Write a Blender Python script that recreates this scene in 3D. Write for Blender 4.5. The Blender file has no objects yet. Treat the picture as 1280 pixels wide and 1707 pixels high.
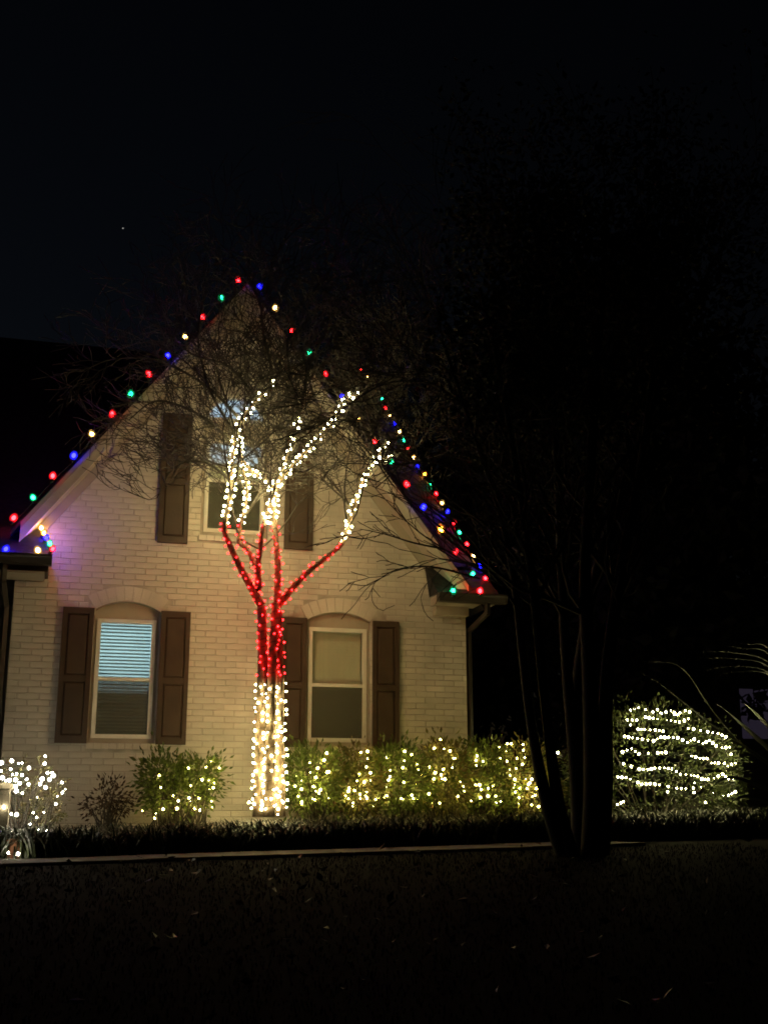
import bpy, math, random
import numpy as np
from mathutils import Vector, Matrix
from mathutils.geometry import tessellate_polygon
random.seed(7); rng = np.random.default_rng(7)
R = math.radians
S = bpy.context.scene
COL = S.collection

# ------------------------------------------------------------------ camera, sky, moon, exposure
F, CX, CY = 2000.0, 640.0, 853.5            # focal length and centre in pixels of the 1280 px wide frame
YAW = R(15.0); PITCH = math.atan((1370 - CY) / F)
CAM = Vector((0.0, -15.1, 0.33))
cd = bpy.data.cameras.new('camera'); cam = bpy.data.objects.new('camera', cd); COL.objects.link(cam)
cd.sensor_fit = 'HORIZONTAL'; cd.sensor_width = 36.0; cd.lens = F / 1280 * 36.0
cd.clip_start = 0.1; cd.clip_end = 3000
cam.location = CAM
fh = Vector((math.sin(YAW), math.cos(YAW), 0)); rt = Vector((math.cos(YAW), -math.sin(YAW), 0))
fw = fh * math.cos(PITCH) + Vector((0, 0, math.sin(PITCH))); upv = rt.cross(fw)
cam.rotation_euler = fw.to_track_quat('-Z', 'Y').to_euler()
S.camera = cam

W = bpy.data.worlds.new('World'); S.world = W; W.use_nodes = True
nt = W.node_tree; bg = nt.nodes['Background']
sky = nt.nodes.new('ShaderNodeTexSky'); sky.sky_type = 'NISHITA'; sky.sun_disc = False
sky.sun_elevation = R(-5.0); sky.sun_rotation = R(-30)
nt.links.new(sky.outputs[0], bg.inputs[0]); bg.inputs[1].default_value = 0.14
sun = bpy.data.lights.new('moon', 'SUN'); sun.energy = 0.002; sun.angle = R(0.5); sun.color = (1, .96, .9)
so = bpy.data.objects.new('moon', sun); COL.objects.link(so); so.rotation_euler = (R(60), 0, R(-30))
S.view_settings.view_transform = 'Standard'; S.view_settings.look = 'None'
S.view_settings.exposure = 0.0; S.view_settings.gamma = 1.0
S.cycles.use_denoising = True; S.cycles.sample_clamp_indirect = 4.0
S.cycles.filter_width = 1.75; S.cycles.max_bounces = 6; S.cycles.transparent_max_bounces = 12

def ray(u, v): return fw + rt * ((u - CX) / F) - upv * ((v - CY) / F)
def at(u, v, Y=0.0):
    d = ray(u, v); return CAM + d * ((Y - CAM.y) / d.y)
def atX(u, v, X):
    d = ray(u, v); return CAM + d * ((X - CAM.x) / d.x)

# ------------------------------------------------------------------ materials
MATS = {}
def mat(name, col, rough=.7, var=.15, scale=6, bump=0.0, bscale=60, spec=.3, col2=None, metal=0, transl=0, island=0):
    m = bpy.data.materials.new(name); m.use_nodes = True; MATS[name] = m
    n = m.node_tree.nodes; l = m.node_tree.links; b = n['Principled BSDF']
    b.inputs['Roughness'].default_value = rough; b.inputs['Metallic'].default_value = metal
    b.inputs['Specular IOR Level'].default_value = spec
    tc = n.new('ShaderNodeTexCoord'); ns = n.new('ShaderNodeTexNoise'); ns.inputs['Scale'].default_value = scale
    ns.inputs['Detail'].default_value = 6
    l.new(tc.outputs['Object'], ns.inputs['Vector'])
    mx = n.new('ShaderNodeMix'); mx.data_type = 'RGBA'
    c2 = col2 or tuple(c * (1 - 2 * var) for c in col)
    mx.inputs['A'].default_value = (*c2, 1); mx.inputs['B'].default_value = (*col, 1)
    rp = n.new('ShaderNodeValToRGB'); rp.color_ramp.elements[0].position = .35; rp.color_ramp.elements[1].position = .62
    l.new(ns.outputs['Fac'], rp.inputs[0])
    out = mx.outputs['Result']
    l.new(rp.outputs[0], mx.inputs['Factor'])
    if island:
        g = n.new('ShaderNodeNewGeometry'); hs = n.new('ShaderNodeHueSaturation')
        mr = n.new('ShaderNodeMapRange'); mr.inputs['To Min'].default_value = 1 - island; mr.inputs['To Max'].default_value = 1 + island
        l.new(g.outputs['Random Per Island'], mr.inputs['Value']); l.new(mr.outputs[0], hs.inputs['Value'])
        l.new(out, hs.inputs['Color']); out = hs.outputs[0]
    l.new(out, b.inputs['Base Color'])
    if bump:
        n2 = n.new('ShaderNodeTexNoise'); n2.inputs['Scale'].default_value = bscale; n2.inputs['Detail'].default_value = 5
        l.new(tc.outputs['Object'], n2.inputs['Vector'])
        bp = n.new('ShaderNodeBump'); bp.inputs['Strength'].default_value = bump; bp.inputs['Distance'].default_value = .01
        l.new(n2.outputs['Fac'], bp.inputs['Height']); l.new(bp.outputs[0], b.inputs['Normal'])
    if transl:
        t = n.new('ShaderNodeBsdfTranslucent'); l.new(out, t.inputs[0]); ms = n.new('ShaderNodeMixShader')
        ms.inputs[0].default_value = transl; o = n['Material Output']
        l.new(b.outputs[0], ms.inputs[1]); l.new(t.outputs[0], ms.inputs[2]); l.new(ms.outputs[0], o.inputs[0])
    return m
def emit(name, col, s):
    m = bpy.data.materials.new(name); m.use_nodes = True; MATS[name] = m
    n = m.node_tree.nodes; n.remove(n['Principled BSDF']); e = n.new('ShaderNodeEmission')
    e.inputs[0].default_value = (*col, 1); e.inputs[1].default_value = s
    m.node_tree.links.new(e.outputs[0], n['Material Output'].inputs[0]); return m
def see_through(name, tcol, kind, fac, col=(.02, .02, .02), rough=.02):
    m = bpy.data.materials.new(name); m.use_nodes = True; MATS[name] = m
    n = m.node_tree.nodes; l = m.node_tree.links; n.remove(n['Principled BSDF'])
    t = n.new('ShaderNodeBsdfTransparent'); t.inputs[0].default_value = (*tcol, 1); ms = n.new('ShaderNodeMixShader')
    if kind == 'glass':
        g = n.new('ShaderNodeBsdfGlossy'); g.inputs['Roughness'].default_value = rough
        fr = n.new('ShaderNodeFresnel'); fr.inputs[0].default_value = fac; l.new(fr.outputs[0], ms.inputs[0])
        ge = n.new('ShaderNodeNewGeometry'); mr = n.new('ShaderNodeMapRange'); mr.inputs['To Min'].default_value = fac; mr.inputs['To Max'].default_value = 1 / fac
        l.new(ge.outputs['Backfacing'], mr.inputs['Value']); l.new(mr.outputs[0], fr.inputs[0])
    else:
        g = n.new('ShaderNodeBsdfDiffuse'); g.inputs[0].default_value = (*col, 1); ms.inputs[0].default_value = fac
    l.new(t.outputs[0], ms.inputs[1]); l.new(g.outputs[0], ms.inputs[2]); l.new(ms.outputs[0], n['Material Output'].inputs[0])
    return m

mat('brick', (.62, .56, .49), .75, .14, 1.6, .5, 70, .25, island=.07)
mat('mortar', (.50, .445, .375), .9, .15, 5, .4, 90)
mat('trim', (.40, .34, .27), .6, .08, 3, .15, 50)
mat('trim_light', (.56, .50, .42), .55, .08, 3, .1, 50)
mat('sash_white', (.72, .69, .62), .45, .05, 4)
mat('shutter', (.070, .045, .030), .5, .12, 4, .2, 40)
mat('gutter', (.045, .036, .03), .4, .1, 5, .1, 30)
mat('shingle', (.024, .022, .022), .9, .3, 14, .6, 60)
mat('slat', (.42, .43, .42), .5, .04, 4)
mat('shade_fabric', (.72, .66, .48), .8, .05, 20)
mat('sheer', (.75, .78, .82), .8, .05, 9, transl=.6)
mat('room', (.5, .5, .5), .9, .05)
mat('dark_wood', (.05, .035, .025), .6, .2)
see_through('pane', (.92, .95, .95), 'glass', 1.5)
see_through('screen', (.9, .9, .9), 'mesh', .55, (.13, .13, .10))
mat('bark', (.235, .165, .115), .8, .25, 7, .6, 40, col2=(.13, .085, .055))
mat('twig', (.075, .063, .052), .75, .25, 9, .3, 60)
mat('dark_bark', (.028, .024, .021), .85, .25, 7, .5, 40, spec=.1)
mat('leaf_green', (.115, .16, .03), .42, .25, 9, transl=.25, island=.35, spec=.4)
mat('leaf_olive', (.14, .145, .034), .45, .3, 7, transl=.25, island=.4, col2=(.10, .06, .025), spec=.4)
mat('leaf_deep', (.055, .075, .02), .45, .3, 7, transl=.15, island=.45, spec=.35)
mat('leaf_tan', (.17, .13, .06), .55, .3, 7, transl=.3, island=.3, col2=(.11, .12, .04))
mat('leaf_brown', (.075, .045, .022), .6, .3, 7, transl=.2, island=.3)
mat('leaf_dark', (.016, .02, .010), .7, .3, 3, island=.3, spec=.1)
mat('liriope', (.032, .042, .016), .45, .3, 3, island=.35, spec=.35)
mat('strap_leaf', (.022, .024, .02), .5, .2, 3, spec=.2)
mat('mulch', (.04, .027, .018), .95, .35, 18, .8, 40)
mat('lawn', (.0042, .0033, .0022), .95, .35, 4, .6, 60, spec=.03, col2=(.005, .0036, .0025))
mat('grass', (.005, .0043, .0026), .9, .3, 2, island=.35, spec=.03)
mat('dead_leaf', (.010, .008, .007), .4, .3, 7, island=.35, spec=.22)
mat('concrete', (.14, .12, .105), .85, .12, 5, .4, 80)
mat('wire', (.012, .02, .012), .5, .1)
mat('clay', (.30, .13, .07), .8, .15, 6, .3, 40)
mat('pier', (.26, .22, .15), .85, .1, 4, .4, 60)
mat('neighbour', (.14, .12, .12), .8, .1)
LW = 230.0
emit('warm', (1.0, .79, .17), LW)            # hedge mini lights
emit('tree', (1.0, .85, .36), LW * 1.15)     # upper limbs
emit('soft', (1.0, .86, .37), LW)            # trunk foot and dome bush
emit('cool', (1.0, .91, .66), LW)            # left shrub
emit('red', (1.0, .006, .007), 130.0)
def halo_shell(name, col, s_):                # tinted glass envelope; its own emission paints the bloom halo
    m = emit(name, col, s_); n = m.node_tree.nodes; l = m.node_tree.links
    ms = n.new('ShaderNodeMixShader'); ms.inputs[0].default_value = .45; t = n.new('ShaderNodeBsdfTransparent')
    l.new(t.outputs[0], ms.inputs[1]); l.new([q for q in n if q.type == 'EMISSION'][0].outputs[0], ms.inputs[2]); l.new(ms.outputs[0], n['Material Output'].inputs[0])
for k, c in (('warm', (1, .80, .30)), ('tree', (1, .92, .42)), ('soft', (1, .90, .45)), ('cool', (1, .90, .68)), ('red', (1, .015, .02))): halo_shell('s_' + k, c, 1.0)
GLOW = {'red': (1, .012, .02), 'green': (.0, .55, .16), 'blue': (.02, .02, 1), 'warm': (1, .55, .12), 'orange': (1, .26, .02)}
CORE = {'red': (1, .003, .004), 'green': (.008, .60, .20), 'blue': (.0007, .0007, 1.0), 'warm': (1.0, .50, .12), 'orange': (1.0, .30, .015)}
POW = {'red': 230, 'green': 100, 'blue': 640, 'warm': 110, 'orange': 210}
for k in GLOW:
    emit('c_' + k, CORE[k], POW[k])
    halo_shell('g_' + k, GLOW[k], .85)
emit('cyan_lamp', (.60, .93, .97), 7.5)
emit('cool_lamp', (.66, .84, 1.0), 75.0)
emit('purple_glow', (.76, .60, 1.0), .017)
emit('starlight', (1, .97, .9), .6)

# ------------------------------------------------------------------ mesh helpers
class MB:
    def __init__(s): s.v = []; s.f = []
    def add(s, v, f):
        k = len(s.v); s.v += [tuple(p) for p in v]; s.f += [tuple(i + k for i in q) for q in f]; return s
    def box(s, x0, x1, y0, y1, z0, z1):
        return s.add([(x0,y0,z0),(x1,y0,z0),(x1,y1,z0),(x0,y1,z0),(x0,y0,z1),(x1,y0,z1),(x1,y1,z1),(x0,y1,z1)],
                     [(0,3,2,1),(4,5,6,7),(0,1,5,4),(1,2,6,5),(2,3,7,6),(3,0,4,7)])
    def prism(s, poly, y0, y1):                       # poly (x,z) counter-clockwise seen from the front
        n = len(poly); v = [(x, y0, z) for x, z in poly] + [(x, y1, z) for x, z in poly]
        f = [tuple(range(n)), tuple(range(2*n-1, n-1, -1))] + [(i, i+n, (i+1) % n + n, (i+1) % n) for i in range(n)]
        return s.add(v, f)
    def hexa(s, a, b): return s.add(list(a) + list(b), [(3,2,1,0),(4,5,6,7),(0,1,5,4),(1,2,6,5),(2,3,7,6),(3,0,4,7)])
    def tube(s, P, rad, sides=6, cap=True):
        P = [Vector(p) for p in P]; n = len(P); k = len(s.v)
        if not hasattr(rad, '__len__'): rad = [rad] * n
        ref = Vector((.31, .83, .47))
        for i in range(n):
            t = (P[min(i+1, n-1)] - P[max(i-1, 0)]).normalized()
            a = t.cross(ref)
            if a.length < .1: a = t.cross(Vector((1, 0, 0)))
            a.normalize(); b = t.cross(a)
            for j in range(sides):
                q = 2 * math.pi * j / sides
                s.v.append(tuple(P[i] + (a * math.cos(q) + b * math.sin(q)) * rad[i]))
        for i in range(n - 1):
            for j in range(sides):
                j2 = (j + 1) % sides
                s.f.append((k+i*sides+j, k+i*sides+j2, k+(i+1)*sides+j2, k+(i+1)*sides+j))
        if cap:
            s.f.append(tuple(k + j for j in range(sides-1, -1, -1))); s.f.append(tuple(k+(n-1)*sides+j for j in range(sides)))
        return s
    def build(s, name, m, parent=None, smooth=False, **tags):
        me = bpy.data.meshes.new(name); me.from_pydata(s.v, [], s.f); me.update()
        if smooth: me.polygons.foreach_set('use_smooth', [True] * len(me.polygons))
        me.materials.append(MATS[m]); return link(name, me, parent, **tags)
def tag(o, label=None, cat=None, group=None, kind=None):
    if label: o['label'] = label
    if cat: o['category'] = cat
    if group: o['group'] = group
    if kind: o['kind'] = kind
    return o
def link(name, data, parent=None, loc=None, **tags):
    o = bpy.data.objects.new(name, data); COL.objects.link(o)
    if parent:
        o.parent = parent
        if parent.type == 'EMPTY': o.matrix_parent_inverse = Matrix.Translation(-Vector(parent.location))
    if loc is not None: o.location = loc
    return tag(o, **tags)
def thing(name, loc, label, cat, group=None):
    o = bpy.data.objects.new(name, None); COL.objects.link(o); o.location = loc; o.empty_display_size = .1
    return tag(o, label, cat, group)
def mesh_np(name, v, f, m):
    me = bpy.data.meshes.new(name); me.from_pydata(v.tolist() if hasattr(v, 'tolist') else v, [], f.tolist() if hasattr(f, 'tolist') else f)
    me.update(); me.materials.append(MATS[m]); return me
def leaves(centres, size, m, name, parent=None, aspect=.45, dirs=None, droop=.2, **tags):
    """diamond leaves folded along the midrib, one island each"""
    c = np.asarray(centres); n = len(c)
    d = rng.normal(size=(n, 3)) if dirs is None else np.asarray(dirs) + rng.normal(size=(n, 3)) * .45
    d[:, 2] -= droop; d /= np.linalg.norm(d, axis=1)[:, None]
    w = np.cross(d, rng.normal(size=(n, 3))); w /= np.linalg.norm(w, axis=1)[:, None]
    h = np.cross(d, w)
    L = (size * rng.uniform(.6, 1.25, n))[:, None]
    p0 = c; p2 = c + d * L; mid = c + d * L * .45
    p1 = mid + w * L * aspect * .5 + h * L * .10; p3 = mid - w * L * aspect * .5 + h * L * .10
    v = np.stack([p0, p1, p2, p3], 1).reshape(-1, 3)
    k = np.arange(n)[:, None] * 4
    f = np.concatenate([k + np.array([[0, 1, 2]]), k + np.array([[0, 2, 3]])])
    return link(name, mesh_np(name, v, f, m), parent, **tags)

# ------------------------------------------------------------------ ground
def sm(t): t = min(1, max(0, t)); return t * t * (3 - 2 * t)
def gz(x, y):
    z = -.033 + .024 * max(-6, min(9, x))
    if y < -4.05: t = min(1, (-4.05 - y) / 9.5); z -= 1.25 * (.35 * t + .65 * sm(t))
    if y < -13.55: z -= .02 * (-13.55 - y) / 4
    return z
def sheet(name, xs, ys, dz, m, label=None, kind='structure', noise=0):
    v = [(x, y, gz(x, y) + dz + (random.uniform(-noise, noise) if noise else 0)) for y in ys for x in xs]
    nx = len(xs); f = [(j*nx+i, j*nx+i+1, (j+1)*nx+i+1, (j+1)*nx+i) for j in range(len(ys)-1) for i in range(nx-1)]
    me = bpy.data.meshes.new(name); me.from_pydata(v, [], f); me.update(); me.materials.append(MATS[m])
    me.polygons.foreach_set('use_smooth', [True] * len(me.polygons))
    return link(name, me, kind=kind, label=label)
L = np.linspace
gxs = [-900, -200, -60, -20] + list(L(-8, 14, 89)) + [20, 60, 200, 900]
gys = [-400, -60, -25] + list(L(-16, -4.05, 70)) + [-3, -2, 0, 3, 10, 40, 200, 900]
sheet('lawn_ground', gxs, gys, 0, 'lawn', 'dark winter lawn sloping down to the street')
sheet('planting_bed', list(L(-3, 10.5, 28)), list(L(-2.72, .0, 8)), .02, 'mulch', 'dark mulched planting bed along the house')
pw = MB()                                              # walkway slabs with real joints
walk = tag(bpy.data.objects.new('walkway', None), 'pale concrete walkway in front of the planting bed', None, None, 'structure')
COL.objects.link(walk)
x = -4.0
while x < 4.9:
    x1 = x + 1.2
    z0, z1 = gz(x, -3), gz(x1, -3); h = .03; j = random.uniform(-.004, .004)
    b = MB().hexa([(x+.002, -4.05, z0-.1), (x1-.002, -4.05, z1-.1), (x1-.002, -2.78, z1-.1), (x+.002, -2.78, z0-.1)],
                  [(x+.002, -4.05, z0+h+j), (x1-.002, -4.05, z1+h+j), (x1-.002, -2.78, z1+h+j), (x+.002, -2.78, z0+h+j)])
    b.build('slab', 'concrete', walk); x = x1

# ------------------------------------------------------------------ house
XC, APEX, PI_ = 2.06, 7.33, 1.30                        # gable centre, roof apex, pitch
XL, XR = -.63, 5.18
house = thing('brick_house', (XC, 0, 0), 'cream painted brick house with steep gable and dark roof', 'house')
def arch_pts(x0, x1, zs, rise, n=12, grow=0):
    c = (x0 + x1) / 2; w = (x1 - x0) / 2; rad = (w*w + rise*rise) / (2*rise); zc = zs + rise - rad
    a = math.asin(min(1, w / rad)); R_ = rad + grow
    return [(c + R_ * math.sin(a - 2*a*i/n), zc + R_ * math.cos(a - 2*a*i/n)) for i in range(n+1)]   # right to left
OPEN = [dict(x0=.35, x1=1.14, z0=1.25, zs=2.875, rise=.115), dict(x0=3.02, x1=3.86, z0=1.25, zs=2.86, rise=.115),
        dict(x0=1.60, x1=2.47, z0=3.90, zs=5.47, rise=.40)]
for o in OPEN:
    o['poly'] = [(o['x0'], o['z0']), (o['x1'], o['z0'])] + arch_pts(o['x0'], o['x1'], o['zs'], o['rise'])
UNDER = .17                                            # wall stops this far under the roof line
def slope_z(x): return APEX - UNDER - PI_ * abs(x - XC)
outer = [(XL, -.3), (XR, -.3), (XR, slope_z(XR)), (XC, slope_z(XC)), (XL, slope_z(XL))]
wm = MB(); flat = []
loops = [[Vector((x, z, 0)) for x, z in outer]] + [[Vector((x, z, 0)) for x, z in reversed(o['poly'])] for o in OPEN]
for lp in loops: flat += lp
tris = tessellate_polygon(loops)
wv = [(p.x, .008, p.y) for p in flat]; wf = []
for t in tris:
    a, b, c = (flat[i] for i in t); wf.append(t if (b-a).cross(c-a).z > 0 else (t[0], t[2], t[1]))
wm.add(wv, wf)
for o in OPEN:                                         # reveals
    P = o['poly']; n = len(P)
    wm.add([(x, .006, z) for x, z in P] + [(x, .18, z) for x, z in P], [(i, (i+1) % n, (i+1) % n + n, i + n) for i in range(n)])
wm.add([(XR, .008, -.3), (XR, 12.6, -.3), (XR, 12.6, 3.0), (XR, 6.5, 8.4), (XR, .008, 3.0)], [(0, 1, 2, 3, 4)])
wm.add([(XL, .008, -.3), (XL, 1.2, -.3), (XL, 1.2, 3.5), (XL, .008, 3.5), (-9, 1.2, -.3), (-9, 1.2, 3.5)], [(0, 3, 2, 1), (4, 1, 2, 5)])
wm.add([(-9, 12.6, -.3), (XR, 12.6, -.3), (XR, 12.6, 3.2), (-9, 12.6, 3.2), (-9, 1.2, -.3), (-9, 1.2, 3.5), (-9, 6.5, 8.4)], [(0, 1, 2, 3), (4, 0, 3, 6, 5)])
wall = wm.build('wall', 'mortar', house)
CH, BL, GAP = .076, .262, .0068
def half_open(o, z, pad=0):
    if z < o['z0'] - pad or z > o['zs'] + o['rise'] + pad: return None
    if z <= o['zs']: return (o['x0'] - pad, o['x1'] + pad)
    w = (o['x1'] - o['x0']) / 2; rad = (w*w + o['rise']**2) / (2*o['rise']); zc = o['zs'] + o['rise'] - rad
    q = (rad + pad)**2 - (z - zc)**2
    if q <= 0: return None
    c = (o['x0'] + o['x1']) / 2; q = min(math.sqrt(q), w + pad); return (c - q, c + q)
bricks = []
z = 0.0; row = 0
while z < slope_z(XC):
    zm = z + CH / 2; lo = max(XL, XC - (APEX - UNDER - (z + CH)) / PI_ - .05); hi = min(XR, XC + (APEX - UNDER - (z + CH)) / PI_ + .05)
    if hi - lo < .1: break
    cuts = []
    for k, o in enumerate(OPEN):
        sp = []
        for zz in (z + .004, zm, z + CH - .004):
            h_ = half_open(o, zz)
            if k < 2 and zz > o['zs'] - .03:           # room for the arch ring
                h_ = half_open(o, zz, .185) if zz > o['zs'] else h_
                if h_ and zz > o['zs']: h_ = (h_[0] + .10, h_[1] - .10) if zz < o['zs'] + .1 else h_
            if h_: sp.append(h_)
        if k == 2 and o['zs'] < zm: sp = [half_open(o, zz, .11) for zz in (z, zm) if half_open(o, zz, .11)]
        if o['z0'] - .075 < zm < o['z0']: sp.append((o['x0'] - .02, o['x1'] + .02))
        if sp: cuts.append((min(a for a, _ in sp), max(b for _, b in sp)))
    x = lo - random.uniform(0, .02) - (BL / 2 if row % 2 else 0)
    while x < hi:
        segs = [(max(x, lo), min(x + BL, hi))]
        for a, b in cuts:
            ns = []
            for s0, s1 in segs:
                if s1 <= a or s0 >= b: ns.append((s0, s1))
                else:
                    if s0 < a: ns.append((s0, a))
                    if s1 > b: ns.append((b, s1))
            segs = ns
        for s0, s1 in segs:
            if s1 - s0 > .035: bricks.append((s0 + GAP/2, s1 - GAP/2, z + GAP/2, z + CH - GAP/2))
        x += BL
    z += CH; row += 1
def brick_v(b):
    y0 = random.uniform(-.0025, .003); t = random.uniform(-.0015, .0015); j = lambda: random.uniform(-.0012, .0012)
    x0, x1, z0, z1 = b; c = .004
    return ([(x0+j(), y0+.006, z0+j()), (x1+j(), y0+.006, z0+j()), (x1+j(), y0+.006, z1+j()), (x0+j(), y0+.006, z1+j()),
             (x0+c, y0+t, z0+c), (x1-c, y0-t, z0+c), (x1-c, y0-t, z1-c), (x0+c, y0+t, z1-c)],
            [(4,5,6,7), (0,1,5,4), (1,2,6,5), (2,3,7,6), (3,0,4,7)])
# the 300 nearest clear ones as single bricks: the left half of the front, between and beside the windows
def rank(b):
    cx, cz = (b[0]+b[1])/2, (b[2]+b[3])/2
    full = (b[1]-b[0]) > .24
    hid = (1.5 < cx < 2.9 and cz > 4.2) or cz < .7 or any(s0 < cx < s1 and a < cz < e for s0, s1, a, e in
          ((-.03,.35,1.24,2.89), (1.15,1.52,1.24,2.89), (2.68,3.02,1.24,2.89), (3.88,4.24,1.24,2.89), (1.06,1.44,3.77,5.5), (2.69,3.07,3.77,5.5)))
    return (hid, not full, cx + abs(cz - 2.6) * .5)
bricks.sort(key=rank)
protos = {}
for b in bricks[:300]:
    if b[1] - b[0] > .245: key = random.randrange(8)
    else: key = None
    if key is not None:
        if key not in protos:
            v, f = brick_v((-(BL-GAP)/2, (BL-GAP)/2, -(CH-GAP)/2, (CH-GAP)/2)); protos[key] = mesh_np('brick', v, f, 'brick')
        me = protos[key]
    else:
        w = (b[1]-b[0])/2; v, f = brick_v((-w, w, -(CH-GAP)/2, (CH-GAP)/2)); me = mesh_np('brick', v, f, 'brick')
    link('brick', me, wall, loc=((b[0]+b[1])/2, 0, (b[2]+b[3])/2))
rest = MB()
for b in bricks[300:]: rest.add(*brick_v(b))
rest.build('brickwork', 'brick', wall, kind='stuff')
for o in OPEN:                                          # arch rings and sills, brick on edge
    n = 9 if o['rise'] < .2 else 15; g = .19 if o['rise'] < .2 else .10
    a = arch_pts(o['x0'], o['x1'], o['zs'], o['rise'], n, .006); b = arch_pts(o['x0'], o['x1'], o['zs'], o['rise'], n, g)
    for i in range(n):
        def lerp(p, q, t): return (p[0]*(1-t)+q[0]*t, p[1]*(1-t)+q[1]*t)
        q = [lerp(a[i], a[i+1], .03), lerp(b[i], b[i+1], .03), lerp(b[i], b[i+1], .97), lerp(a[i], a[i+1], .97)]
        dy = random.uniform(.008, .0095)
        MB().prism(list(reversed(q)) if False else q, dy - .012, .05).build('arch_brick', 'brick', wall)
    nb = 9
    for i in range(nb):
        w = (o['x1'] - o['x0'] + .04) / nb; xx = o['x0'] - .02 + i * w
        MB().box(xx + .003, xx + w - .003, -.028 + random.uniform(-.003, .003), .10, o['z0'] - .072, o['z0'] - .003).build('sill_brick', 'brick', wall)

def window(o, split, top, lower_screen=True, fan=False, side=.035):
    x0, x1, z0 = o['x0'], o['x1'], o['z0']; Y = .075
    w = MB()                                            # casing fills the opening round the sash frame
    w.box(x0+.002, x0+side, Y, Y+.09, z0+.002, top); w.box(x1-side, x1-.002, Y, Y+.09, z0+.002, top)
    w.box(x0+side, x1-side, Y-.01, Y+.09, z0+.002, z0+.06)
    if not fan:
        P = [(x1-.002, top)] + [(min(x1-.002, max(x0+.002, a)), b-.002) for a, b in arch_pts(x0, x1, o['zs'], o['rise'])] + [(x0+.002, top)]
        w.prism(P, Y, Y+.09)
    win = w.build('window', 'trim', house)
    a, b, c, d = x0+side, x1-side, z0+.06, top
    fr = MB(); t = .05
    fr.box(a, a+t, Y-.022, Y+.06, c, d); fr.box(b-t, b, Y-.022, Y+.06, c, d)
    fr.box(a+t, b-t, Y-.022, Y+.06, c, c+t); fr.box(a+t, b-t, Y-.022, Y+.06, d-t, d)
    fr.build('frame', 'sash_white', win)
    MB().box(a+t, b-t, Y-.012, Y+.045, split-.022, split+.022).build('meeting_rail', 'sash_white', win)
    MB().box(a+t, b-t, Y+.012, Y+.016, split+.022, d-t).build('pane', 'pane', win)
    MB().box(a+t, b-t, Y+.028, Y+.032, c+t, split-.022).build('pane', 'pane', win)
    if lower_screen: MB().box(a+t, b-t, Y+.004, Y+.007, c+t, split-.022).build('insect_screen', 'screen', win)
    return win, (a+t, b-t, c+t, d-t)
def slats(win, x0, x1, z0, z1, step, tilt, name='slat', m='slat', Y=.165, gap=0):
    z = z1
    me = None
    while z > z0:
        if me is None:
            hw = .030; dy, dz = math.cos(tilt) * hw, math.sin(tilt) * hw; L_ = (x1 - x0) / 2
            th = .0018; q_ = [(-L_, -dy, dz), (L_, -dy, dz), (L_, 0, .003), (-L_, 0, .003), (L_, dy, -dz), (-L_, dy, -dz)]
            me = MB().add([(a_, b_, c_ + th) for a_, b_, c_ in q_] + [(a_, b_, c_ - th) for a_, b_, c_ in q_], [(0,1,2,3), (3,2,4,5), (9,8,7,6), (11,10,8,9), (6,7,1,0), (5,4,10,11)])
            mm = bpy.data.meshes.new(name); mm.from_pydata(me.v, [], me.f); mm.update(); mm.materials.append(MATS[m]); me = mm
        link(name, me, win, loc=((x0+x1)/2, Y + random.uniform(-.002, .002), z + random.uniform(-.002, .002))); z -= step
wL, rL = window(OPEN[0], 2.03, 2.775); slats(wL, rL[0]+.005, rL[1]-.005, 1.36, rL[3]-.02, .043, R(8))
wR, rR = window(OPEN[1], 2.03, 2.775); slats(wR, rR[0]+.005, rR[1]-.005, 1.36, rR[3]-.01, .040, R(80), m='shade_fabric')
wU, rU = window(OPEN[2], 4.66, 5.22, fan=True, side=.045)
o = OPEN[2]
MB().box(o['x0']+.002, o['x1']-.002, .06, .165, 5.222, 5.47).build('header', 'trim', wU)
fp = arch_pts(o['x0']+.003, o['x1']-.003, 5.472, o['rise']-.004); fi = arch_pts(o['x0']+.06, o['x1']-.06, 5.53, o['rise']-.11)
MB().prism([(o['x1']-.003, 5.472)] + fp + [(o['x0']+.003, 5.472), (o['x0']+.06, 5.53)] + fi[::-1] + [(o['x1']-.06, 5.53)], .065, .15) if False else None
fr = MB()
for i in range(len(fp)-1): fr.prism([fi[i], fp[i], fp[i+1], fi[i+1]], .065, .15)
fr.box(o['x0']+.01, o['x1']-.01, .062, .152, 5.474, 5.53); fr.build('fanlight_frame', 'sash_white', wU)
MB().prism([(o['x1']-.06, 5.53)] + fi[1:-1] + [(o['x0']+.06, 5.53)], .10, .104).build('fanlight_pane', 'pane', wU)
MB().prism([(o['x1']-.03, 5.50)] + arch_pts(o['x0']+.03, o['x1']-.03, 5.50, o['rise']-.06)[1:-1] + [(o['x0']+.03, 5.50)], .19, .195).build('fanlight_shade', 'sheer', wU)
MB().box(rU[0]-.02, rU[1]+.02, .19, .195, 4.90, 5.24).build('roller_shade', 'sheer', wU)
MB().box(rU[0]-.04, rU[1]+.04, .200, .203, 4.60, 4.94).build('roller_shade', 'shade_fabric', wU)
MB().box(rU[0]-.04, rU[1]+.04, .206, .210, 3.88, 4.70).build('light_block', 'dark_wood', wU)  # dark sheet added to keep the room light off the lower pane

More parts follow.
